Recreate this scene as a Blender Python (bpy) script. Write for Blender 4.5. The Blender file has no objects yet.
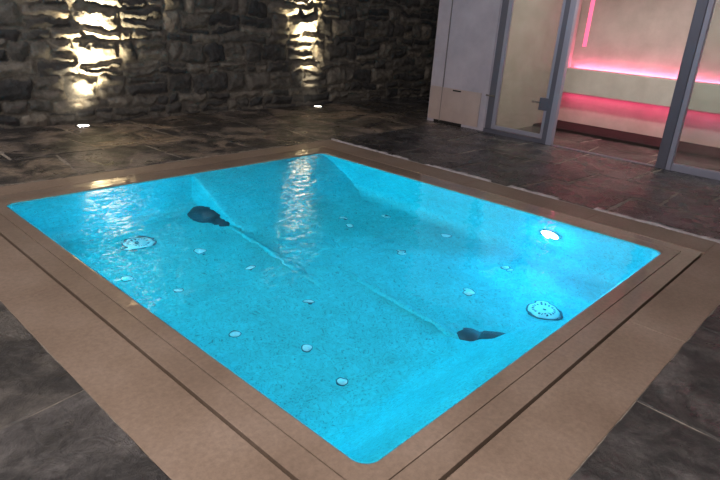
import bpy, bmesh, math, random
import numpy as np
from mathutils import Vector, Matrix

random.seed(7)
rng = np.random.default_rng(11)
SC = bpy.context.scene
C = SC.collection
PI = math.pi

# ------------------------------------------------------------------ helpers
def link(o, parent=None):
    C.objects.link(o)
    if parent is not None:
        o.parent = parent
    return o

def empty(name, loc=(0, 0, 0)):
    o = bpy.data.objects.new(name, None)
    o.empty_display_size = 0.1
    o.location = loc
    return link(o)

def thing(name, label, cat, loc=(0, 0, 0), group=None):
    o = empty(name, loc)
    o['label'] = label
    o['category'] = cat
    if group:
        o['group'] = group
    return o

def obj(name, bm, mats, parent=None, loc=(0, 0, 0), smooth=False):
    me = bpy.data.meshes.new(name)
    bmesh.ops.recalc_face_normals(bm, faces=bm.faces[:])
    bm.to_mesh(me)
    bm.free()
    for m in (mats if isinstance(mats, (list, tuple)) else [mats]):
        me.materials.append(m)
    if smooth:
        me.polygons.foreach_set('use_smooth', [True] * len(me.polygons))
    o = bpy.data.objects.new(name, me)
    o.location = loc
    return link(o, parent)

def struct(o, label=None, cat=None):
    o['kind'] = 'structure'
    if label:
        o['label'] = label
    if cat:
        o['category'] = cat
    return o

def add_box(bm, x0, x1, y0, y1, z0, z1, bev=0.0, mat=0, seg=2):
    vs = [bm.verts.new(p) for p in ((x0, y0, z0), (x1, y0, z0), (x1, y1, z0), (x0, y1, z0),
                                    (x0, y0, z1), (x1, y0, z1), (x1, y1, z1), (x0, y1, z1))]
    fs = [bm.faces.new([vs[i] for i in q]) for q in
          ((3, 2, 1, 0), (4, 5, 6, 7), (0, 1, 5, 4), (1, 2, 6, 5), (2, 3, 7, 6), (3, 0, 4, 7))]
    for f in fs:
        f.material_index = mat
    if bev > 0:
        es = list({e for f in fs for e in f.edges})
        r = bmesh.ops.bevel(bm, geom=es, offset=bev, segments=seg, affect='EDGES', profile=0.5)
        for f in r['faces']:
            f.material_index = mat

def box(*a, **k):
    bm = bmesh.new()
    add_box(bm, *a, **k)
    return bm

def add_lathe(bm, prof, n=32, mat=0, mtx=None, cap0=True, cap1=True):
    rings = []
    for (r, z) in prof:
        ring = []
        for i in range(n):
            a = 2 * PI * i / n
            p = Vector((r * math.cos(a), r * math.sin(a), z))
            if mtx is not None:
                p = mtx @ p
            ring.append(bm.verts.new(p))
        rings.append(ring)
    for a, b in zip(rings[:-1], rings[1:]):
        for i in range(n):
            f = bm.faces.new((a[i], a[(i + 1) % n], b[(i + 1) % n], b[i]))
            f.material_index = mat
    if cap0:
        bm.faces.new(rings[0][::-1]).material_index = mat
    if cap1:
        bm.faces.new(rings[-1]).material_index = mat

def vnoise(x, y, seed=0):
    """smooth value noise on arrays"""
    r = np.random.default_rng(seed)
    N = 512
    tab = r.random((N, N))
    xi = np.floor(x).astype(int); yi = np.floor(y).astype(int)
    fx = x - xi; fy = y - yi
    fx = fx * fx * (3 - 2 * fx); fy = fy * fy * (3 - 2 * fy)
    g = lambda a, b: tab[a % N, b % N]
    return ((g(xi, yi) * (1 - fx) + g(xi + 1, yi) * fx) * (1 - fy)
            + (g(xi, yi + 1) * (1 - fx) + g(xi + 1, yi + 1) * fx) * fy)

def fbm(x, y, seed=0, oct=4):
    s = 0; a = 0.5
    for k in range(oct):
        s = s + a * (vnoise(x * 2 ** k + 17.3 * k, y * 2 ** k + 5.1 * k, seed + k) - 0.5)
        a *= 0.5
    return s

# ------------------------------------------------------------------ materials
class M:
    """small node builder"""
    def __init__(s, name):
        s.m = bpy.data.materials.new(name)
        s.m.use_nodes = True
        s.nt = s.m.node_tree
        s.nt.nodes.clear()
        s.out = s.n('ShaderNodeOutputMaterial')
        s.tc = s.n('ShaderNodeTexCoord')
    def n(s, t, **k):
        nd = s.nt.nodes.new(t)
        for a, b in k.items():
            setattr(nd, a, b)
        return nd
    def l(s, a, b):
        s.nt.links.new(a, b)
    def val(s, sock, v):
        if isinstance(v, bpy.types.NodeSocket):
            s.l(v, sock)
        else:
            sock.default_value = v
    def noise(s, scale, detail=4, rough=0.55, vec=None, dist=0.0):
        nd = s.n('ShaderNodeTexNoise')
        nd.inputs['Scale'].default_value = scale
        nd.inputs['Detail'].default_value = detail
        nd.inputs['Roughness'].default_value = rough
        nd.inputs['Distortion'].default_value = dist
        s.l(vec if vec is not None else s.tc.outputs['Object'], nd.inputs['Vector'])
        return nd.outputs['Fac']
    def mapping(s, scale=(1, 1, 1), rot=(0, 0, 0)):
        nd = s.n('ShaderNodeMapping')
        nd.inputs['Scale'].default_value = scale
        nd.inputs['Rotation'].default_value = rot
        s.l(s.tc.outputs['Object'], nd.inputs['Vector'])
        return nd.outputs['Vector']
    def ramp(s, fac, stops, interp='LINEAR'):
        nd = s.n('ShaderNodeValToRGB')
        cr = nd.color_ramp
        cr.interpolation = interp
        while len(cr.elements) < len(stops):
            cr.elements.new(0.5)
        for e, (p, c) in zip(cr.elements, stops):
            e.position = p
            e.color = (c, c, c, 1) if isinstance(c, (int, float)) else (*c, 1)
        s.l(fac, nd.inputs['Fac'])
        return nd.outputs['Color']
    def mix(s, fac, a, b, blend='MIX'):
        nd = s.n('ShaderNodeMix', data_type='RGBA', blend_type=blend)
        s.val(nd.inputs[0], fac)
        for i, v in ((6, a), (7, b)):
            s.val(nd.inputs[i], v if isinstance(v, bpy.types.NodeSocket) else (*v, 1))
        return nd.outputs[2]
    def math(s, op, a, b=0.0):
        nd = s.n('ShaderNodeMath', operation=op)
        s.val(nd.inputs[0], a)
        s.val(nd.inputs[1], b)
        return nd.outputs[0]
    def bump(s, h, strength=0.3, dist=0.01, normal=None):
        nd = s.n('ShaderNodeBump')
        nd.inputs['Strength'].default_value = strength
        nd.inputs['Distance'].default_value = dist
        s.l(h, nd.inputs['Height'])
        if normal is not None:
            s.l(normal, nd.inputs['Normal'])
        return nd.outputs['Normal']
    def bsdf(s, **k):
        nd = s.n('ShaderNodeBsdfPrincipled')
        for a, v in k.items():
            sock = nd.inputs[a.replace('_', ' ')]
            if isinstance(v, tuple) and len(v) == 3 and sock.type == 'RGBA':
                v = (*v, 1)
            s.val(sock, v)
        s.l(nd.outputs[0], s.out.inputs['Surface'])
        return nd

def stone_wall_mat():
    b = M('rubble_stone')
    at = b.n('ShaderNodeAttribute', attribute_name='tint')
    n1 = b.noise(9, 6, 0.6)
    n2 = b.noise(38, 6, 0.7)
    sep = b.n('ShaderNodeSeparateColor')
    b.l(at.outputs['Color'], sep.inputs[0])
    stone = b.ramp(sep.outputs[0], [(0.0, (0.05, 0.05, 0.05)), (0.35, (0.105, 0.098, 0.086)),
                                    (0.7, (0.17, 0.155, 0.13)), (1.0, (0.26, 0.23, 0.185))])
    stone = b.mix(0.75, stone, b.ramp(n1, [(0.3, 0.35), (0.65, 1.25)]), 'MULTIPLY')
    mortar = b.ramp(n2, [(0.3, (0.10, 0.09, 0.075)), (0.7, (0.20, 0.18, 0.145))])
    col = b.mix(sep.outputs[1], mortar, stone)
    nb = b.bump(n2, 0.8, 0.02, b.bump(n1, 0.7, 0.04))
    b.bsdf(Base_Color=col, Roughness=0.82, Normal=nb)
    return b.m

def slate_mat():
    b = M('wet_slate')
    geo = b.n('ShaderNodeNewGeometry')
    rnd = geo.outputs['Random Per Island']
    n1 = b.noise(2.2, 6, 0.62, dist=0.6)
    n2 = b.noise(14, 6, 0.65)
    n3 = b.noise(70, 3, 0.6)
    base = b.ramp(rnd, [(0.0, (0.075, 0.072, 0.074)), (0.35, (0.105, 0.094, 0.082)), (0.65, (0.082, 0.080, 0.085)),
                        (1.0, (0.125, 0.108, 0.088))])
    col = b.mix(0.8, base, b.ramp(b.noise(22, 8, 0.75, dist=0.8), [(0.3, 0.35), (0.5, 1.0), (0.72, 2.2)]), 'MULTIPLY')
    wet = b.ramp(n1, [(0.42, 0.0), (0.55, 1.0)])
    col = b.mix(b.math('MULTIPLY', wet, 0.85), col, (0.022, 0.021, 0.021))
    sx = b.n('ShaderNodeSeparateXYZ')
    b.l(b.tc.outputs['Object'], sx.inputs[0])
    brown_strip = b.math('MULTIPLY', b.math('GREATER_THAN', sx.outputs[1], 4.27), b.math('LESS_THAN', sx.outputs[0], 6.3))
    brown_strip = b.math('MULTIPLY', brown_strip, b.math('SUBTRACT', 1.0, b.math('MULTIPLY', wet, 0.9)))
    col = b.mix(brown_strip, col, b.mix(1.0, col, (2.3, 2.0, 1.7), 'MULTIPLY'))   # lighter, browner strip under the stone wall
    ridge = b.ramp(b.noise(5, 5, 0.6, dist=1.5), [(0.46, 0.0), (0.5, 1.0), (0.54, 0.0)])
    col = b.mix(b.math('MULTIPLY', ridge, 0.16), col, (0.16, 0.145, 0.13))
    rough = b.ramp(b.noise(3.1, 5, 0.65), [(0.36, 0.20), (0.6, 0.58)])
    wetter = b.math('GREATER_THAN', sx.outputs[0], 6.4)      # running wet inside the steam room
    rough = b.math('MULTIPLY', rough, b.math('SUBTRACT', 1.0, b.math('MULTIPLY', wetter, 0.5)))
    damp = b.math('MULTIPLY', b.math('GREATER_THAN', sx.outputs[0], 3.9), b.math('LESS_THAN', sx.outputs[1], 4.3))
    rough = b.math('MULTIPLY', rough, b.math('SUBTRACT', 1.0, b.math('MULTIPLY', damp, 0.4)))
    nb = b.bump(n3, 0.4, 0.005, b.bump(b.noise(11, 8, 0.7, dist=1.0), 0.8, 0.02, b.bump(n1, 0.5, 0.04)))
    b.bsdf(Base_Color=col, Roughness=rough, Normal=nb, Specular_IOR_Level=0.5)
    return b.m

def grout_mat():
    b = M('paving_grout')
    n = b.noise(25, 5, 0.6)
    col = b.ramp(n, [(0.3, (0.17, 0.15, 0.125)), (0.7, (0.40, 0.355, 0.30))])
    b.bsdf(Base_Color=col, Roughness=0.6, Normal=b.bump(n, 0.5, 0.01))
    return b.m

def coping_mat(name, wet):
    b = M(name)
    n1 = b.noise(1.7, 5, 0.55)
    n2 = b.noise(40, 5, 0.7)
    n3 = b.noise(160, 2, 0.5)
    col = b.ramp(n1, [(0.3, (0.195, 0.140, 0.102)), (0.5, (0.25, 0.184, 0.137)), (0.7, (0.30, 0.228, 0.178))])
    col = b.mix(0.45, col, b.ramp(n2, [(0.3, 0.6), (0.7, 1.35)]), 'MULTIPLY')
    nd = b.bsdf(Base_Color=col, Roughness=0.42 if wet else 0.5, Normal=b.bump(n3, 0.12, 0.002))
    if wet:
        nd.inputs['Coat Weight'].default_value = 1.0
        nd.inputs['Coat Roughness'].default_value = 0.03
        nd.inputs['Coat IOR'].default_value = 1.33
        b.l(b.bump(b.noise(5, 2, 0.5, dist=0.4), 0.25, 0.012), nd.inputs['Coat Normal'])
    return b.m

def basin_mat(name='basin_plaster', tint=(0.03, 0.60, 0.66)):
    b = M(name)
    n1 = b.noise(75, 3, 0.65)
    n2 = b.noise(3.0, 4, 0.6)
    n3 = b.noise(26, 5, 0.7)
    col = b.mix(1.0, tint, b.ramp(n1, [(0.30, 0.45), (0.45, 0.97), (0.7, 1.08)]), 'MULTIPLY')
    col = b.mix(0.5, col, b.ramp(n3, [(0.35, 0.7), (0.6, 1.1)]), 'MULTIPLY')
    col = b.mix(0.5, col, b.ramp(n2, [(0.3, 0.75), (0.65, 1.1)]), 'MULTIPLY')
    b.bsdf(Base_Color=col, Roughness=0.55)
    return b.m

def water_mat():
    b = M('clear_water')
    v1 = b.mapping((1.0, 1.0, 1.0), (0, 0, math.radians(20)))
    n1 = b.noise(2.6, 0.0, 0.5, v1, 0.3)
    v2 = b.mapping((1.0, 1.35, 1.0), (0, 0, math.radians(-35)))
    n2 = b.noise(7.5, 0.0, 0.5, v2, 0.6)
    nb = b.bump(n2, 1.0, WAVE2, b.bump(n1, 1.0, WAVE1))
    g = b.n('ShaderNodeBsdfGlass')
    g.inputs['Roughness'].default_value = 0.0
    g.inputs['IOR'].default_value = 1.333
    b.l(nb, g.inputs['Normal'])
    b.l(g.outputs[0], b.out.inputs['Surface'])
    return b.m
WAVE1, WAVE2 = 0.005, 0.0036

def metal_mat(name, col, rough=0.3, metallic=1.0):
    b = M(name)
    n = b.noise(30, 4, 0.6)
    r = b.ramp(n, [(0.3, max(0.02, rough - 0.08)), (0.7, rough + 0.1)])
    b.bsdf(Base_Color=col, Metallic=metallic, Roughness=r)
    return b.m

def plain_mat(name, c0, c1, scale=6, rough=0.7, bump=0.15, spec=0.5):
    b = M(name)
    n = b.noise(scale, 6, 0.6)
    n2 = b.noise(scale * 9, 3, 0.6)
    col = b.ramp(n, [(0.3, c0), (0.7, c1)])
    b.bsdf(Base_Color=col, Roughness=rough, Normal=b.bump(n2, bump, 0.004), Specular_IOR_Level=spec)
    return b.m

def glass_mat():
    b = M('pane_glass')
    lw = b.n('ShaderNodeFresnel')
    lw.inputs['IOR'].default_value = 1.5
    n = b.noise(1.3, 4, 0.6)
    t = b.n('ShaderNodeBsdfTransparent')
    t.inputs['Color'].default_value = (0.86, 0.9, 0.88, 1)
    g = b.n('ShaderNodeBsdfGlossy')
    g.inputs['Roughness'].default_value = 0.02
    g.inputs['Color'].default_value = (0.95, 0.95, 0.95, 1)
    b.l(b.bump(n, 0.1, 0.02), g.inputs['Normal'])
    film = b.n('ShaderNodeBsdfTranslucent')
    film.inputs['Color'].default_value = (0.75, 0.76, 0.74, 1)
    m1 = b.n('ShaderNodeMixShader')
    b.l(b.ramp(n, [(0.35, 0.02), (0.7, 0.16)]), m1.inputs[0])
    b.l(t.outputs[0], m1.inputs[1]); b.l(film.outputs[0], m1.inputs[2])
    mx = b.n('ShaderNodeMixShader')
    b.l(lw.outputs[0], mx.inputs[0])
    b.l(m1.outputs[0], mx.inputs[1]); b.l(g.outputs[0], mx.inputs[2])
    b.l(mx.outputs[0], b.out.inputs['Surface'])
    return b.m

def emit_mat(name, col, strength):
    b = M(name)
    e = b.n('ShaderNodeEmission')
    n = b.noise(40, 2, 0.5)
    c = b.mix(0.1, col, b.ramp(n, [(0.3, 0.8), (0.7, 1.0)]), 'MULTIPLY')
    b.l(c, e.inputs['Color'])
    e.inputs['Strength'].default_value = strength
    b.l(e.outputs[0], b.out.inputs['Surface'])
    return b.m

MAT = dict(
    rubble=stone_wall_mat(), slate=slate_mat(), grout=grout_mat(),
    lip=plain_mat('painted_sheen_mortar', (0.34, 0.32, 0.33), (0.60, 0.57, 0.60), 18, 0.35, 0.5),  # mortar with its wet white highlight put into the base colour
    coping=coping_mat('sandstone_coping', False), wetcoping=coping_mat('wet_sandstone_coping', True),
    basin=basin_mat(), water=water_mat(), glass=glass_mat(),
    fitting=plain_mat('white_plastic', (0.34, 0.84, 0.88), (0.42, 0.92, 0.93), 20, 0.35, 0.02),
    dark=plain_mat('dark_seal', (0.02, 0.13, 0.18), (0.03, 0.17, 0.22), 20, 0.5, 0.05),
    dome_blue=plain_mat('dark_blue_dome', (0.018, 0.045, 0.065), (0.03, 0.07, 0.09), 12, 0.6, 0.05),
    steel=metal_mat('brushed_steel', (0.36, 0.37, 0.47), 0.38, 0.35),
    darksteel=metal_mat('dark_steel', (0.14, 0.145, 0.19), 0.38, 0.4),
    chrome=metal_mat('chrome', (0.75, 0.75, 0.76), 0.15),
    plaster=plain_mat('grey_plaster', (0.40, 0.375, 0.45), (0.56, 0.52, 0.59), 2.2, 0.75, 0.2),
    beige=plain_mat('beige_stone_panel', (0.44, 0.345, 0.32), (0.56, 0.45, 0.42), 3, 0.6, 0.15),
    slot=plain_mat('slot_black', (0.006, 0.005, 0.005), (0.012, 0.01, 0.01), 10, 0.8, 0.1),
    steam=plain_mat('steam_room_stone', (0.38, 0.35, 0.30), (0.50, 0.465, 0.41), 3, 0.55, 0.15),
    bench=plain_mat('pale_bench_stone', (0.44, 0.41, 0.36), (0.54, 0.505, 0.45), 4, 0.45, 0.1),
    led=emit_mat('pink_light', (1.0, 0.16, 0.30), 1.6),
    uplens=emit_mat('uplight_lens', (1.0, 0.93, 0.80), 9.0),
    lens=emit_mat('pool_lamp_lens', (0.30, 0.80, 1.0), 45.0),
)

# ------------------------------------------------------------------ dimensions (metres)
W, H = 3.35, 3.794          # water opening, x and y
XG = 6.47                   # plane of the glass partition
YW = 6.63                   # plane of the rubble wall
XO0, XO1, YO0, YO1 = -0.56, 3.95, -0.565, 4.27   # outside of the coping
SL = 0.245                  # slot distance from the water edge
DEP = 0.95

# ------------------------------------------------------------------ rubble stone wall (one relief mesh)
def rubble_wall():
    x0, x1, z0, z1, st = -3.4, 9.6, -0.02, 3.1, 0.0145
    nx = int((x1 - x0) / st); nz = int((z1 - z0) / st)
    X, Z = np.meshgrid(np.linspace(x0, x1, nx), np.linspace(z0, z1, nz))
    wx = X + 0.14 * fbm(X * 3.1, Z * 3.1, 3) + 0.075 * fbm(X * 10, Z * 10, 23)
    wz = Z + 0.17 * fbm(X * 1.7, Z * 2.4, 9) + 0.075 * fbm(X * 9, Z * 9, 29)
    hgt = np.zeros_like(X); tint = np.zeros_like(X); isstone = np.zeros_like(X)
    z = -0.3
    r = random.Random(5)
    while z < z1 + 0.3:
        rh = r.choice([0.10, 0.13, 0.16, 0.19, 0.23, 0.27])
        x = x0 - 0.5 + r.random() * 0.3
        while x < x1 + 0.4:
            wd = r.uniform(0.16, 0.60) * (1.0 if rh < 0.16 else 1.1)
            parts = [(x, x + wd, z, z + rh)]
            if rh > 0.14 and r.random() < 0.45:
                k = r.uniform(0.35, 0.65)
                parts = [(x, x + wd, z, z + rh * k), (x, x + wd, z + rh * k, z + rh)]
            for (a, b, c, d) in parts:
                i0 = max(0, int((a - 0.2 - x0) / st)); i1 = min(nx, int((b + 0.2 - x0) / st))
                j0 = max(0, int((c - 0.2 - z0) / st)); j1 = min(nz, int((d + 0.2 - z0) / st))
                if i1 <= i0 or j1 <= j0:
                    continue
                g = r.uniform(0.0, 0.008)
                rad = min(b - a, d - c) * r.uniform(0.10, 0.32)
                cx, cz = (a + b) / 2, (c + d) / 2
                ux = wx[j0:j1, i0:i1] - cx; uz = wz[j0:j1, i0:i1] - cz
                an = r.uniform(-0.13, 0.13)
                vx = ux * math.cos(an) + uz * math.sin(an); vz = -ux * math.sin(an) + uz * math.cos(an)
                tp = 1 - 0.22 * r.uniform(-1, 1) * vx / (b - a)
                qx = np.abs(vx) - ((b - a) / 2 - g - rad); qz = np.abs(vz) * tp - ((d - c) / 2 - g - rad)
                sd = np.hypot(np.maximum(qx, 0), np.maximum(qz, 0)) + np.minimum(np.maximum(qx, qz), 0) - rad
                inn = np.clip(-sd / 0.017, 0, 1)
                inn = inn * inn * (3 - 2 * inn)
                dep = r.uniform(0.006, 0.034)
                tx, tz = r.uniform(-0.06, 0.06), r.uniform(-0.05, 0.12)
                hh = inn * (dep + tx * vx + tz * vz + 0.04 * np.clip(-sd / 0.08, 0, 1))
                cur = hgt[j0:j1, i0:i1]
                m = hh > cur
                cur[m] = hh[m]
                tt = tint[j0:j1, i0:i1]; t = r.random() ** 1.3
                tt[m] = t
                ss = isstone[j0:j1, i0:i1]
                ss[:] = np.maximum(ss, inn)
            x += wd
        z += rh
    hgt = np.maximum(hgt, 0.014 + 0.02 * fbm(X * 6, Z * 6, 41))
    hgt = hgt + 0.016 * fbm(X * 14, Z * 14, 31, 5) * (0.4 + isstone)
    Y = YW - hgt + 0.05 * fbm(X * 0.6, Z * 0.6, 77)
    me = bpy.data.meshes.new('wall_back')
    nv = nx * nz
    co = np.stack([X.ravel(), Y.ravel(), Z.ravel()], 1).astype(np.float32)
    idx = np.arange(nv).reshape(nz, nx)
    q = np.stack([idx[:-1, :-1], idx[:-1, 1:], idx[1:, 1:], idx[1:, :-1]], -1).reshape(-1, 4)
    me.vertices.add(nv); me.vertices.foreach_set('co', co.ravel())
    nf = len(q)
    me.loops.add(nf * 4); me.loops.foreach_set('vertex_index', q.ravel().astype(np.int32))
    me.polygons.add(nf)
    me.polygons.foreach_set('loop_start', (np.arange(nf) * 4).astype(np.int32))
    me.polygons.foreach_set('loop_total', np.full(nf, 4, np.int32))
    me.update(calc_edges=True)
    me.polygons.foreach_set('use_smooth', np.ones(nf, bool))
    at = me.color_attributes.new('tint', 'FLOAT_COLOR', 'POINT')
    colr = np.stack([tint.ravel(), np.clip(isstone.ravel() * 1.3 - 0.15, 0, 1), 0 * tint.ravel(), np.ones(nv)], 1).astype(np.float32)
    at.data.foreach_set('color', colr.ravel())
    me.materials.append(MAT['rubble'])
    o = bpy.data.objects.new('wall_back', me)
    link(o)
    return struct(o, 'rough grey rubble stone wall behind the pool', 'wall')
rubble_wall()

# ------------------------------------------------------------------ floor: irregular slate slabs on a bed
def floor():
    bm = bmesh.new()
    XE = 8.9
    for (a, b, c, d) in ((-4.2, XE, YO1 + 0.002, YW + 0.1), (-4.2, XO0 - 0.002, -4.0, YO1 + 0.002),
                         (XO0 - 0.002, XO1 + 0.002, -4.0, YO0 - 0.002), (XO1 + 0.002, XE, -4.0, YO1 + 0.002)):
        vs = [bm.verts.new(p) for p in ((a, c, 0.003), (b, c, 0.003), (b, d, 0.003), (a, d, 0.003))]
        bm.faces.new(vs).material_index = 1
    r = random.Random(21)
    def ragged(p, q, amp):
        L = (q - p).length
        n = max(2, int(L / 0.045))
        nrm = Vector((-(q - p).y, (q - p).x)).normalized()
        out = []
        for i in range(n):
            t = i / n
            w = amp * (vn1((p.x + (q.x - p.x) * t) * 9 + (p.y + (q.y - p.y) * t) * 7.3) - 0.5) * 2
            w += amp * 0.6 * (r.random() - 0.5)
            out.append(p.lerp(q, t) + nrm * w * min(1, 4 * t, 4 * (1 - t) + 0.3))
        return out
    tab = [r.random() for _ in range(4096)]
    def vn1(t):
        i = math.floor(t); f = t - i; f = f * f * (3 - 2 * f)
        return tab[i % 4096] * (1 - f) + tab[(i + 1) % 4096] * f
    def slab(quad, amp=0.009, gap=0.007, h=None):
        c = sum(quad, Vector((0, 0))) / 4
        qd = []
        for p in quad:
            d = (c - p)
            qd.append(p + Vector((math.copysign(gap, d.x), math.copysign(gap, d.y))))
        # rounded irregular outline
        pts = []
        for i in range(4):
            pts += ragged(qd[i], qd[(i + 1) % 4], amp)
        top = (0.009 + r.uniform(-0.002, 0.003)) if h is None else h
        tx, ty = r.uniform(-.002, .002), r.uniform(-.002, .002)
        vt = [bm.verts.new((c.x + (p.x - c.x) * (1 - 0.006 / max(0.2, (p - c).length)), c.y + (p.y - c.y) * (1 - 0.006 / max(0.2, (p - c).length)),
                            top + tx * (p.x - c.x) + ty * (p.y - c.y))) for p in pts]
        vm = [bm.verts.new((p.x, p.y, top - 0.006)) for p in pts]
        vb = [bm.verts.new((p.x, p.y, -0.02)) for p in pts]
        n = len(pts)
        bm.faces.new(vt)
        for A, B in ((vm, vt), (vb, vm)):
            for i in range(n):
                bm.faces.new((A[i], A[(i + 1) % n], B[(i + 1) % n], B[i]))
    def rows(a, b, ys, wmin, wmax, swap=False, cuts=None, amp=0.009, gap=0.007):
        for k in range(len(ys) - 1):
            x = a
            xs = [a]
            if cuts and k in cuts:
                xs = [a] + cuts[k] + [b]
            else:
                while x < b - wmin:
                    x += r.uniform(wmin, wmax)
                    if x > b - wmin * 0.6:
                        break
                    xs.append(x)
                xs.append(b)
            j0 = [0] + [r.uniform(-0.06, 0.06) for _ in xs[1:-1]] + [0]
            for i in range(len(xs) - 1):
                q = [(xs[i] + j0[i], ys[k]), (xs[i + 1] + j0[i + 1], ys[k]),
                     (xs[i + 1] - j0[i + 1], ys[k + 1]), (xs[i] - j0[i], ys[k + 1])]
                if swap:
                    q = [(y, x_) for x_, y in q][::-1]
                slab([Vector(p) for p in q], amp, gap)
    # strip below the rubble wall
    rows(-4.2, 9.4, [YO1, 5.12, 5.86, YW + 0.05], 0.8, 1.4, False, None, 0.010, 0.010)
    # strip in front of the glass
    rows(-4.0, YO1, [XO1, 4.66, 5.36, XG + 0.03], 0.6, 1.2, True, None, 0.012, 0.012)
    # near strips
    rows(-4.0, YO1, [-4.2, -3.2, -2.3, -1.35, XO0], 0.7, 1.3, True, {3: [-2.6, -1.2, -0.1, 1.03, 2.35, 3.4]}, 0.004, 0.004)
    rows(XO0, XO1, [-4.0, -3.0, -2.1, -1.30, YO0], 0.7, 1.3, False, {3: [0.35, 1.16, 2.16, 3.1]}, 0.005, 0.004)
    # steam room floor
    rows(-1.2, 3.40, [XG + 0.05, 7.1, 7.74], 0.7, 1.1, True)
    # crumbly mortar lip where the paving meets the far sides of the coping
    def lip(p, q, wmin, wmax, h, mi):
        n = int((q - p).length / 0.03)
        nrm = Vector((-(q - p).y, (q - p).x)).normalized()
        prev = None
        for i in range(n + 1):
            c = p.lerp(q, i / n)
            w = wmin + (wmax - wmin) * vn1(i * 0.37 + p.x * 5)
            hh = h * (0.55 + 0.6 * vn1(i * 0.61 + 40))
            if vn1(i * 0.16 + 90) < 0.24:
                hh = 0.002
            o1 = c + nrm * (0.006 * (vn1(i * 0.9 + 7) - 0.5)); o2 = c + nrm * w
            row = [bm.verts.new((o1.x, o1.y, -0.003)), bm.verts.new((o1.x, o1.y, hh)), bm.verts.new((o2.x, o2.y, hh)), bm.verts.new((o2.x, o2.y, -0.003))]
            if prev:
                for k in range(3):
                    bm.faces.new((prev[k], prev[k + 1], row[k + 1], row[k])).material_index = mi
            prev = row
    lip(Vector((XO1 + 0.004, YO1)), Vector((XO1 + 0.004, -2.0)), 0.015, 0.05, 0.018, 2)
    lip(Vector((-1.0, YO1 + 0.004)), Vector((XO1, YO1 + 0.004)), 0.006, 0.02, 0.010, 1)
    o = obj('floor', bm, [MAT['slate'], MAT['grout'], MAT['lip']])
    struct(o, 'dark wet slate paving around the pool', 'floor')
floor()

# ------------------------------------------------------------------ spa pool
pool = thing('spa_pool', 'large square sunken spa pool full of glowing turquoise water with sandstone rim', 'pool', (W / 2, H / 2, 0))
PX, PY = W / 2, H / 2
def pobj(name, bm, mats, parent=None, smooth=False):
    """part given in world coordinates"""
    bm.transform(Matrix.Translation((-PX, -PY, 0)))
    return obj(name, bm, mats, parent or pool, smooth=smooth)

def rrect(off, rad, n=8):
    """rounded rectangle points, off = outward offset of the water opening"""
    rad = max(rad, 0.004)
    pts = []
    x0, x1, y0, y1 = -off, W + off, -off, H + off
    for (cx, cy, a0) in ((x1 - rad, y1 - rad, 0), (x0 + rad, y1 - rad, 90), (x0 + rad, y0 + rad, 180), (x1 - rad, y0 + rad, 270)):
        for i in range(n + 1):
            a = math.radians(a0 + 90 * i / n)
            pts.append((cx + rad * math.cos(a), cy + rad * math.sin(a)))
    return pts

def basin():
    bm = bmesh.new()
    prof = [(0.020, 0.07, -0.010), (0.012, 0.07, -0.016), (0.004, 0.07, -0.028), (0.0, 0.07, -0.05)]
    prof += [(0.0, 0.07, -0.3), (0.0, 0.07, -0.55)]
    cr = 0.20
    for i in range(0, 9):
        a = PI / 2 * i / 8
        prof.append((-cr * (1 - math.cos(a)), 0.07 + cr * 0.4 * (1 - math.cos(a)), -DEP + cr - cr * math.sin(a)))
    rings = []
    for off, rad, z in prof:
        rings.append([bm.verts.new((x, y, z)) for x, y in rrect(off, rad)])
    n = len(rings[0])
    for a, b in zip(rings[:-1], rings[1:]):
        for i in range(n):
            bm.faces.new((a[i], a[(i + 1) % n], b[(i + 1) % n], b[i]))
    bm.faces.new(rings[-1])
    o = pobj('basin', bm, MAT['basin'], smooth=True)
    return o
basin()

def backrest(rot):
    """sloping lounger back that leaves the rim and meets the basin floor"""
    bm = bmesh.new()
    prof = [(-0.01, -0.035), (0.035, -0.07), (0.10, -0.16), (0.22, -0.34), (0.36, -0.55), (0.48, -0.73), (0.58, -0.85), (0.68, -0.918), (0.80, -0.945), (0.86, -0.955)]
    xs = [-0.005, 0.3, 0.6, 0.9, 1.2, 1.45]
    rows = []
    def xe(y, z):        # right hand edge leans
        return 1.74 - 0.03 * y
    sec = []
    for k in range(len(xs) + 5):
        ring = []
        for (y, z) in prof:
            e = xe(y, z)
            if k < len(xs):
                ring.append((xs[k], y, z))
            else:
                t = (k - len(xs)) / 4
                a = t * PI / 2
                # rounded side edge, then down
                ring.append((e - 0.035 + 0.035 * math.sin(a), y - 0.03 * (1 - math.cos(a)) * 0.7, z - 0.035 * (1 - math.cos(a))))
        sec.append(ring)
    # vertical side
    sec.append([(xe(y, z) + 0.0, y - 0.03, -DEP - 0.01 if y < 0.8 else z - 0.04) for (y, z) in prof])
    V = [[bm.verts.new(p) for p in s] for s in sec]
    for a, b in zip(V[:-1], V[1:]):
        for i in range(len(prof) - 1):
            bm.faces.new((a[i], b[i], b[i + 1], a[i + 1]))
    if rot:
        bm.transform(Matrix.Translation((W, H, 0)) @ Matrix.Rotation(PI, 4, 'Z'))
    pobj('backrest', bm, MAT['basin'], smooth=True)
backrest(False)
backrest(True)

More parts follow.
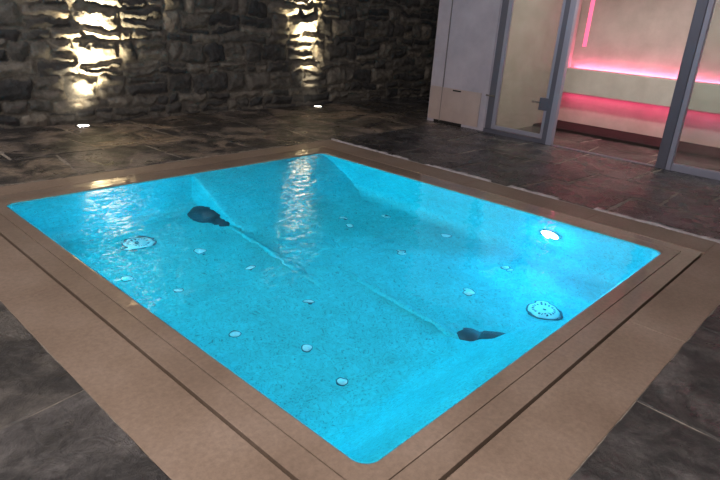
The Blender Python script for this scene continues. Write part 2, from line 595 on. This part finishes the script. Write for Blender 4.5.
def ridge(rot):
    """low rounded bead dividing the two lying places"""
    bm = bmesh.new()
    n = 24
    prev = None
    for i in range(n + 1):
        t = i / n
        y = 0.62 + 1.42 * t
        x = 1.735 + 0.10 * t
        s = min(1, (1 - t) * 2.2 + 0.02) * min(1, t * 6 + 0.3)
        ring = [bm.verts.new((x + 0.032 * math.cos(a), y, -DEP - 0.004 + 0.032 * s * math.sin(a))) for a in [PI * k / 8 for k in range(9)]]
        if prev:
            for k in range(8):
                bm.faces.new((prev[k], prev[k + 1], ring[k + 1], ring[k]))
        prev = ring
    if rot:
        bm.transform(Matrix.Translation((W, H, 0)) @ Matrix.Rotation(PI, 4, 'Z'))
    pobj('divider_ridge', bm, MAT['basin'], smooth=True)
ridge(False); ridge(True)

def dome(rot):
    """dark two lobed rounded dome beside the foot of the backrest"""
    bm = bmesh.new()
    sh = 0.15 if rot else 0.0
    sx = -0.09 if rot else -0.03
    def lobe(cx, cy, rx, ry, rz, p=1.0):
        nu, nv = 24, 8
        rings = []
        for j in range(nv + 1):
            a = PI / 2 * j / nv
            rings.append([bm.verts.new((cx + rx * math.cos(a) ** p * math.cos(2 * PI * i / nu), cy + ry * math.cos(a) ** p * math.sin(2 * PI * i / nu),
                                        -DEP - 0.01 + rz * math.sin(a))) for i in range(nu)])
        for a, b in zip(rings[:-1], rings[1:]):
            for i in range(nu):
                bm.faces.new((a[i], a[(i + 1) % nu], b[(i + 1) % nu], b[i]))
    lobe(1.87 + sx, 0.43 - sh, 0.15, 0.19, 0.17, 0.8)
    lobe(1.84 + sx, 0.62 - sh, 0.10, 0.14, 0.055, 0.8)
    if rot:
        bm.transform(Matrix.Translation((W, H, 0)) @ Matrix.Rotation(PI, 4, 'Z'))
    o = pobj('foot_dome', bm, MAT['dome_blue'], smooth=True)  # two dark rounded lobes resting on the basin floor
    o['label'] = 'dark rounded dome on the basin floor'
dome(False); dome(True)

# water
def water():
    bm = bmesh.new()
    bm.faces.new([bm.verts.new((x, y, -0.0125)) for x, y in rrect(0.019, 0.07)])
    for f in bm.faces:
        if f.normal.z < 0:
            f.normal_flip()
    me = bpy.data.meshes.new('water')
    bm.transform(Matrix.Translation((-PX, -PY, 0)))
    bm.to_mesh(me); bm.free()
    me.materials.append(MAT['water'])
    if me.polygons[0].normal.z < 0:
        me.flip_normals()
    o = bpy.data.objects.new('water', me)
    link(o, pool)
    o['label'] = 'clear rippled turquoise water'
water()

# coping
def ring_coping():
    # inner ring, two rows of narrow stones, wet
    bm = bmesh.new()
    j = 0.115; g = 0.0024
    def frame(off_in, off_out_x0, off_out_x1, off_out_y0, off_out_y1, rad, z=0.0, nose=0.0):
        inn = rrect(off_in, rad)
        n = len(inn)
        # outer mitred outline: project each inner point on the outer rectangle
        x0, x1, y0, y1 = -off_out_x0, W + off_out_x1, -off_out_y0, H + off_out_y1
        per = (n // 4)
        out = []
        corners = [(x1, y1), (x0, y1), (x0, y0), (x1, y0)]
        for k in range(4):
            for i in range(per):
                out.append(corners[k])
        return inn, out
    # inner nosing row
    def band(off0, off1, z, nose, rad0):
        a = rrect(off0, rad0)
        b = rrect(off1, 0.01 if off1 > 0.1 else rad0)
        n = len(a)
        prof = []
        if nose:
            for k in range(6):
                t = PI / 2 * k / 5
                prof.append((off0 + nose * (1 - math.sin(t)) * 0 + nose * (1 - math.cos(PI / 2 - t)) , z - nose * (1 - math.sin(t))))
        levels = []
        if nose:
            levels.append((off0, z - nose - 0.02))
            for k in range(6):
                t = PI / 2 * k / 5
                levels.append((off0 + nose * (1 - math.cos(t)), z - nose + nose * math.sin(t)))
        else:
            levels += [(off0, z - 0.09), (off0, z - 0.0015), (off0 + 0.0015, z)]
        levels += [(off1 - 0.0015, z), (off1, z - 0.0015), (off1, z - 0.09)]
        rs = []
        for off, zz in levels:
            rs.append([bm.verts.new((x, y, zz)) for x, y in rrect(off, rad0 + 0.0 if off < 0.05 else max(0.006, rad0 * (1 - off / 0.12)))])
        for p, q in zip(rs[:-1], rs[1:]):
            for i in range(n):
                bm.faces.new((p[i], p[(i + 1) % n], q[(i + 1) % n], q[i]))
    band(0.018, j - g, 0.0, 0.016, 0.075)
    band(j + g, SL - 0.009, 0.0, 0, 0.075)
    pobj('inner_coping', bm, MAT['wetcoping'], smooth=False)
ring_coping()

def outer_coping():
    bm = bmesh.new()
    r = random.Random(3)
    b = SL + 0.009
    far = SL - 0.004
    z = 0.002
    def run(x0, x1, y0, y1, cuts, axis):
        e = [x0 if axis == 0 else y0] + cuts + [x1 if axis == 0 else y1]
        for i in range(len(e) - 1):
            p, q = e[i] + 0.0012, e[i + 1] - 0.0012
            if axis == 0:
                add_box(bm, p, q, y0, y1, -0.09, z, 0.003)
            else:
                add_box(bm, x0, x1, p, q, -0.09, z, 0.003)
    run(XO0, -b, YO0, H + far, [0.9 - 1.2, 2.12], 1)                  # left
    run(-b, XO1, YO0, -b, [1.95], 0)                            # near right
    run(W + far, XO1, -b, H + far, [0.7, 2.0, 3.3], 1)              # far right
    run(XO0, XO1, H + far, YO1, [0.6, 1.9, 3.1], 0)                  # far left
    pobj('outer_coping', bm, MAT['coping'])
    # overflow slot: dark channel between the two rings on the near sides
    bm = bmesh.new()
    add_box(bm, -SL - 0.012, -SL + 0.012, -SL - 0.012, H + SL - 0.01, -0.10, -0.06)
    add_box(bm, -SL + 0.012, W + SL - 0.01, -SL - 0.012, -SL + 0.012, -0.10, -0.06)
    o = pobj('overflow_slot', bm, MAT['slot'])
    o['label'] = 'narrow black overflow slot'
outer_coping()

# floor fittings: air jets, suction drains
JETS = [(.845, .93), (.90, 1.30), (.65, 1.735), (1.28, 1.71), (2.30, 1.00), (2.905, 1.00), (2.445, 1.79), (3.05, 1.75),
        (2.97, 2.425), (2.595, 2.675), (1.115, 2.89), (.64, 2.43), (1.26, 2.39), (2.49, 2.50), (.44, 2.80)]
def make_jet():
    bm = bmesh.new()
    add_lathe(bm, [(0.045, -0.004), (0.045, 0.003), (0.043, 0.006), (0.039, 0.005), (0.038, 0.002)], 28, cap0=False, cap1=False)
    seal = obj('air_jet', bm, MAT['dark'], pool, smooth=True)
    seal['label'] = 'small round air jet with white cap'
    bm = bmesh.new()
    add_lathe(bm, [(0.038, 0.0), (0.038, 0.004), (0.032, 0.008), (0.014, 0.012), (0.010, 0.016), (0.003, 0.017)], 28)
    cap = obj('jet_cap', bm, MAT['fitting'], seal, smooth=True)
    return seal, cap
seal0, cap0 = make_jet()
for i, (x, y) in enumerate(JETS):
    s = seal0
    if i:
        s = seal0.copy(); C.objects.link(s); s.parent = pool
        c = cap0.copy(); C.objects.link(c); c.parent = s
    s.location = (x - PX, y - PY, -DEP)

def make_drain():
    bm = bmesh.new()
    add_lathe(bm, [(0.142, -0.004), (0.142, 0.006), (0.136, 0.012), (0.126, 0.010), (0.124, 0.004)], 48, cap0=False, cap1=False)
    base = obj('suction_drain', bm, MAT['dark'], pool, smooth=True)
    bm = bmesh.new()
    add_lathe(bm, [(0.125, 0.0), (0.125, 0.012), (0.118, 0.020), (0.09, 0.026), (0.02, 0.030), (0.004, 0.030)], 48)
    for k in range(18):
        m = Matrix.Rotation(2 * PI * k / 18, 4, 'Z') @ Matrix.Translation((0.080, 0, 0.0235))
        b2 = box(-0.011, 0.011, -0.007, 0.007, 0, 0.0055, 0.002, 1)
        b2.transform(m)
        tmp = bpy.data.meshes.new('tmp'); b2.to_mesh(tmp); b2.free()
        bm.from_mesh(tmp); bpy.data.meshes.remove(tmp)
    add_lathe(bm, [(0.011, 0.028), (0.011, 0.033), (0.002, 0.034)], 16, 1)
    cover = obj('drain_cover', bm, [MAT['fitting'], MAT['dark']], base, smooth=True)
    cover['label'] = 'white cover with a ring of dark openings'
    return base, cover
d0 = make_drain()
for i, (x, y) in enumerate([(2.50, .465), (.785, 3.30)]):
    s = d0[0]
    if i:
        s = d0[0].copy(); C.objects.link(s); s.parent = pool
        for q in d0[1:]:
            c = q.copy(); C.objects.link(c); c.parent = s
    s.location = (x - PX, y - PY, -DEP)

# two small perforated air plates (groups of fine holes in the floor)
def make_plate():
    bm = bmesh.new()
    r = random.Random(2)
    for k in range(26):
        a = r.uniform(0, 2 * PI); d = 0.075 * math.sqrt(r.random())
        add_lathe(bm, [(0.005, 0.0), (0.005, 0.003)], 8, mtx=Matrix.Translation((d * math.cos(a), 0.6 * d * math.sin(a), 0)))
    return obj('air_holes', bm, MAT['dark'], pool)
p0 = make_plate(); p0.location = (1.22 - PX, 0.60 - PY, -DEP + 0.0005)
p1 = p0.copy(); C.objects.link(p1); p1.parent = pool; p1.location = (1.62 - PX, .80 - PY, -DEP + 0.0005)

# underwater lamp on the far right wall
LX, LY, LZ = W - 0.004, 0.88, -0.39
def lamp():
    m = Matrix.Translation((LX, LY, LZ)) @ Matrix.Rotation(-PI / 2, 4, 'Y')
    bm = bmesh.new()
    add_lathe(bm, [(0.098, -0.01), (0.098, 0.010), (0.090, 0.018), (0.078, 0.016), (0.076, 0.008)], 40, mtx=m, cap0=False, cap1=False)
    b = pobj('underwater_lamp', bm, MAT['chrome'], smooth=True)
    bm = bmesh.new()
    add_lathe(bm, [(0.077, 0.0), (0.077, 0.010), (0.05, 0.018), (0.01, 0.020)], 40, mtx=m)
    bm.transform(Matrix.Translation((-PX, -PY, 0)))
    l = obj('lamp_lens', bm, MAT['lens'], b, smooth=True)
    l['label'] = 'glowing white blue lens'
lamp()

# ------------------------------------------------------------------ recessed uplights in the floor
def uplight(x, y, label, first=None):
    t = thing('recessed_uplight', label, 'floor light', (x, y, 0.012), 'uplights at the foot of the stone wall')
    if first is None:
        bm = bmesh.new()
        add_lathe(bm, [(0.095, -0.02), (0.095, 0.006), (0.088, 0.010), (0.072, 0.010), (0.070, 0.004)], 40, cap0=False, cap1=False)
        a = obj('trim_ring', bm, MAT['chrome'], t, smooth=True)
        bm = bmesh.new()
        add_lathe(bm, [(0.071, 0.0), (0.071, 0.005), (0.05, 0.009), (0.01, 0.010)], 40)
        b = obj('lens', bm, MAT['uplens'], t, smooth=True)
        b['label'] = 'glowing white lens'
    else:
        for ch in first.children:
            c = ch.copy(); C.objects.link(c); c.parent = t
    return t
UP = [(1.69, 6.40), (5.66, 6.36)]
u0 = uplight(*UP[0], 'glowing round floor light under the wide lit patch left along the stone wall')
u1 = uplight(*UP[1], 'glowing round floor light under the narrow lit patch nearer the plaster pier', u0)

# ------------------------------------------------------------------ plaster pier and steam room shell
ZT = 3.1
def wl(name, bm, mat, label):
    return struct(obj(name, bm, mat), label, 'wall')
pier = wl('wall_right', box(XG, 8.80, 3.53, 4.62, -0.02, ZT, 0.012), MAT['plaster'], 'smooth purple grey plaster pier beside the glass front')
# parts on the pier
bm = box(XG - 0.012, XG + 0.01, 3.66, 4.60, 0.05, 0.56, 0.003)
p = obj('lower_panel', bm, MAT['beige'], pier); p['label'] = 'pinkish beige stone panel low on the pier'
obj('panel_joint', box(XG - 0.0135, XG + 0.01, 4.365, 4.377, 0.03, ZT - 0.01), MAT['slot'] if False else plain_mat('joint_grey', (0.17, 0.15, 0.16), (0.22, 0.2, 0.2), 8, 0.8), pier)
obj('slot_mark', box(XG - 0.0150, XG + 0.0, 4.02, 4.17, 0.525, 0.545), MAT['slot'], pier)
obj('base_gap', box(XG - 0.006, XG + 0.01, 3.95, 4.48, 0.0, 0.052), MAT['slot'], pier)
obj('edge_strip', box(XG - 0.014, XG + 0.01, 3.545, 3.625, 0.01, ZT - 0.01, 0.004), MAT['plaster'], pier)

wl('wall_inner_left', box(XG + 0.10, 8.80, 3.40, 3.525, -0.02, 2.7), MAT['steam'], 'beige stone side wall inside the steam room')
wl('wall_inner_back', box(8.80, 8.92, -1.45, 4.53, -0.02, ZT), MAT['steam'], 'pale stone back wall of the steam room above the bench')
wl('wall_inner_right', box(XG, 8.80, -1.45, -1.25, -0.02, ZT), MAT['steam'], 'beige end wall of the steam room')
struct(obj('ceiling', box(XG + 0.06, 8.80, -1.25, 3.40, 2.55, 2.70), MAT['steam']), 'flat steam room ceiling', 'ceiling')
wl('wall_upper_right', box(XG - 0.05, XG + 0.06, -1.45, 3.53, 2.50, ZT, 0.004), MAT['plaster'], 'plaster band above the glass front')
wl('wall_passage_end', box(9.5, 9.62, 4.0, YW + 0.1, -0.02, ZT), MAT['rubble'], 'dark end of the passage behind the pier')

# bench inside
BX = 8.38
bench = thing('stone_bench', 'long pale stone bench with a thick front inside the steam room', 'bench', (BX, 1.08, 0.0))
def bobj(name, bm, mat):
    bm.transform(Matrix.Translation((-BX, -1.08, 0)))
    return obj(name, bm, mat, bench)
bobj('seat_slab', box(BX, 8.72, -1.24, 3.39, 0.545, 0.935, 0.008), MAT['bench'])
bobj('base_wall', box(8.62, 8.785, -1.24, 3.39, 0.0, 0.545), MAT['steam'])
o = bobj('floor_step', box(7.74, 8.62, -1.24, 3.39, -0.02, 0.045, 0.012), plain_mat('dark_step_slate', (0.010, 0.006, 0.006), (0.025, 0.016, 0.016), 8, 0.7, 0.5, 0.15))
o['label'] = 'dark low slate step under the bench'

def led(label, x0, x1, y0, y1, z0, z1):
    o = obj('light_strip', box(x0, x1, y0, y1, z0, z1, 0.003), MAT['led'])
    o['label'] = label; o['category'] = 'light strip'
    return o
led('upright pink light strip in the corner above the stone bench', 8.770, 8.797, 3.19, 3.25, 1.28, 2.5)

# ------------------------------------------------------------------ glass front
def root(name, loc, label, cat):
    o = empty(name, loc)
    return struct(o, label, cat)
def at(bm, loc):
    bm.transform(Matrix.Translation((-loc[0], -loc[1], -loc[2])))
    return bm

# hinged door leaf left of the opening
L = (XG, 3.5, 0)
door = root('door_1', L, 'framed glass door leaf next to the plaster pier', 'door')
obj('left_stile', at(box(XG - 0.02, XG + 0.025, 3.36, 3.415, 0.075, 2.20, 0.004), L), MAT['steel'], door)
obj('right_stile', at(box(XG - 0.02, XG + 0.025, 2.585, 2.625, 0.075, 2.20, 0.004), L), MAT['steel'], door)
obj('bottom_rail', at(box(XG - 0.018, XG + 0.023, 2.625, 3.36, 0.075, 0.13, 0.004), L), MAT['steel'], door)
obj('top_rail', at(box(XG - 0.018, XG + 0.023, 2.625, 3.36, 2.12, 2.20, 0.004), L), MAT['steel'], door)
obj('glass', at(box(XG - 0.003, XG + 0.003, 2.62, 3.365, 0.125, 2.13), L), MAT['glass'], door)
lk = obj('lock_plate', at(box(XG - 0.032, XG + 0.03, 2.565, 2.71, 0.46, 0.63, 0.008), L), MAT['darksteel'], door)
bm = box(XG - 0.075, XG - 0.03, 2.68, 2.70, 0.555, 0.575, 0.006)
add_box(bm, XG - 0.078, XG - 0.06, 2.69, 2.80, 0.553, 0.577, 0.006)
obj('handle', at(bm, L), MAT['chrome'], lk)
bm = box(XG - 0.03, XG - 0.0, 3.41, 3.57, 0.535, 0.56, 0.004)
obj('hinge_bracket', at(bm, L), MAT['chrome'], door)

# jamb post between leaf and opening
t = obj('trim_1', box(XG - 0.04, XG + 0.05, 2.43, 2.51, 0.0, 2.20, 0.006), MAT['steel']); struct(t, 'slim steel jamb post', 'post')
o = obj('seal', box(XG - 0.03, XG + 0.04, 2.512, 2.58, 0.0, 2.20, 0.003), MAT['darksteel'], t)
o['label'] = 'dark shadow gap strip'
# sill below the leaf, dark jamb by the pier, header
struct(obj('trim_2', box(XG - 0.035, XG + 0.05, 2.51, 3.53, 0.0, 0.065, 0.006), MAT['darksteel']), 'dark metal sill under the door leaf', 'sill')
struct(obj('trim_3', box(XG - 0.006, XG + 0.05, 3.42, 3.525, 0.066, 2.20), MAT['darksteel']), 'dark jamb beside the pier', 'jamb')
struct(obj('trim_4', box(XG - 0.045, XG + 0.055, -1.25, 3.53, 2.20, 2.50, 0.006), MAT['steel']), 'steel header over the glass front', 'header')
bm = box(XG - 0.05, XG + 0.04, 1.04, 2.43, 0.0, 0.018, 0.004)
struct(obj('trim_5', bm, MAT['darksteel']), 'flat metal threshold across the opening', 'threshold')

# fixed pane right of the opening
R = (XG, 0.95, 0)
win = root('window_1', R, 'large fixed glass pane in a thick steel frame', 'window')
obj('thick_post', at(box(XG - 0.055, XG + 0.03, 0.905, 1.025, 0.0, 2.20, 0.006), R), MAT['darksteel'], win)
obj('frame_stile', at(box(XG - 0.055, XG + 0.03, 0.845, 0.903, 0.0, 2.20, 0.006), R), MAT['steel'], win)
obj('bottom_rail', at(box(XG - 0.055, XG + 0.03, -1.24, 0.843, 0.0, 0.095, 0.008), R), MAT['steel'], win)
obj('top_rail', at(box(XG - 0.05, XG + 0.03, -1.24, 0.843, 2.12, 2.20, 0.006), R), MAT['steel'], win)
obj('glass', at(box(XG - 0.004, XG + 0.004, -1.24, 0.845, 0.09, 2.13), R), MAT['glass'], win)

# ------------------------------------------------------------------ lights
def light(name, kind, loc, energy, col, target=None, **k):
    d = bpy.data.lights.new(name, kind)
    d.energy = energy
    d.color = col
    for a, b in k.items():
        setattr(d, a, b)
    if name == 'pool_beam':     # collimated lamp: falls off more slowly than a bare bulb
        d.use_nodes = True
        nt = d.node_tree
        fo = nt.nodes.new('ShaderNodeLightFalloff')
        fo.inputs['Strength'].default_value = 1.0
        fo.inputs['Smooth'].default_value = 0.3
        em = [n for n in nt.nodes if n.type == 'EMISSION'][0]
        nt.links.new(fo.outputs['Linear' if loc[0] > 1 else 'Constant'], em.inputs['Strength'])
    o = bpy.data.objects.new(name, d)
    o.location = loc
    if kind == 'AREA':          # long side along world y
        z = (Vector(loc) - Vector(target)).normalized()
        x = Vector((0, 1, 0)).cross(z).normalized()
        y = z.cross(x)
        o.matrix_world = Matrix(((x.x, y.x, z.x, loc[0]), (x.y, y.y, z.y, loc[1]), (x.z, y.z, z.z, loc[2]), (0, 0, 0, 1)))
    elif target is not None:
        o.rotation_euler = (Vector(target) - Vector(loc)).to_track_quat('-Z', 'Y').to_euler()
    return link(o)

for i, (x, y) in enumerate(UP):
    light('uplight_beam', 'SPOT', (x, y, 0.035), [3400, 3000][i], (1.0, 0.79, 0.46), [(x + 1.25, YW - 0.02, 3.4), (x - 0.42, YW - 0.02, 3.6)][i],
          spot_size=math.radians([54, 40][i]), spot_blend=1.0, shadow_soft_size=0.07)
    light('uplight_beam', 'SPOT', (x, y, 0.035), [9000, 9000][i], (1.0, 0.82, 0.52), (x + [0.95, -0.35][i], YW - 0.01, 3.4),
          spot_size=math.radians(24), spot_blend=1.0, shadow_soft_size=0.07)
    light('uplight_spill', 'SPOT', (x, y, 0.035), [105, 100][i], (1.0, 0.84, 0.58), (x + [0.45, -0.08][i], YW + 0.03, 1.6),
          spot_size=math.radians([92, 74][i]), spot_blend=1.0, shadow_soft_size=0.07)
# underwater beams: the visible lamp and its twin on the hidden near wall
light('pool_beam', 'SPOT', (W - 0.06, LY, LZ), 58, (0.003, 0.55, 1.0), (0.6, 0.7, -0.45), spot_size=math.radians(140), spot_blend=0.5, shadow_soft_size=0.03)
light('pool_beam', 'SPOT', (0.06, H - LY, LZ), 34, (0.003, 0.67, 0.98), (2.75, 2.2, -0.46), spot_size=math.radians(174), spot_blend=0.35, shadow_soft_size=0.03)
light('pool_glow', 'POINT', (W - 0.07, LY, LZ), 10, (0.01, 0.45, 1.0), shadow_soft_size=0.03)
light('pool_glow', 'POINT', (0.05, H - LY, LZ - 0.1), 5, (0.004, 0.72, 0.80), shadow_soft_size=0.03)
# unseen area lights: an added side fill and a soft overhead room light
light('side_fill', 'AREA', (-2.6, 5.0, 3.1), 95, (1.0, 0.93, 0.92), (3.2, 4.2, 0.4), shape='RECTANGLE', size=1.2, size_y=1.2)
light('room_light', 'AREA', (-1.4, -1.0, 3.2), 168, (1.0, 0.89, 0.84), (0.6, 1.2, 0), shape='RECTANGLE', size=1.6, size_y=1.6)
# steam room ceiling light
light('steam_light', 'AREA', (6.78, 1.1, 2.53), 85, (1.0, 0.93, 0.84), (7.6, 1.1, 0), shape='RECTANGLE', size=0.3, size_y=3.6)

# pink light lines hidden behind and under the bench
light('bench_back_glow', 'AREA', (8.76, 1.08, 0.90), 38, (1.0, 0.13, 0.32), (8.78, 1.08, 2.0), shape='RECTANGLE', size=0.05, size_y=4.5)
light('bench_under_glow', 'AREA', (8.46, 1.08, 0.535), 12, (1.0, 0.06, 0.22), (8.62, 1.08, 0.2), shape='RECTANGLE', size=0.05, size_y=4.5)

w = bpy.data.worlds.new('dim_room')
SC.world = w
w.use_nodes = True
bg = w.node_tree.nodes['Background']
bg.inputs['Color'].default_value = (0.80, 0.78, 0.95, 1)
bg.inputs['Strength'].default_value = 0.09

# ------------------------------------------------------------------ camera (fitted to the photograph's vanishing points)
F, YAW, PIT, ROLL = 582.0, 0.7303, 0.3689, -0.0695
f = Vector((math.cos(YAW) * math.cos(PIT), math.sin(YAW) * math.cos(PIT), -math.sin(PIT)))
r = f.cross(Vector((0, 0, 1))).normalized()
d = f.cross(r)
r2 = r * math.cos(ROLL) + d * math.sin(ROLL)
d2 = -r * math.sin(ROLL) + d * math.cos(ROLL)
cd = bpy.data.cameras.new('camera')
cd.sensor_width = 36.0
cd.lens = F / 720 * 36
cd.clip_start = 0.02
cam = bpy.data.objects.new('camera', cd)
up = -d2; bk = -f
cam.matrix_world = Matrix(((r2.x, up.x, bk.x, -1.3274), (r2.y, up.y, bk.y, -1.0836), (r2.z, up.z, bk.z, 1.54), (0, 0, 0, 1)))
link(cam)
SC.camera = cam

SC.view_settings.view_transform = 'Standard'
SC.view_settings.look = 'None'
SC.cycles.use_denoising = True
SC.cycles.max_bounces = 12
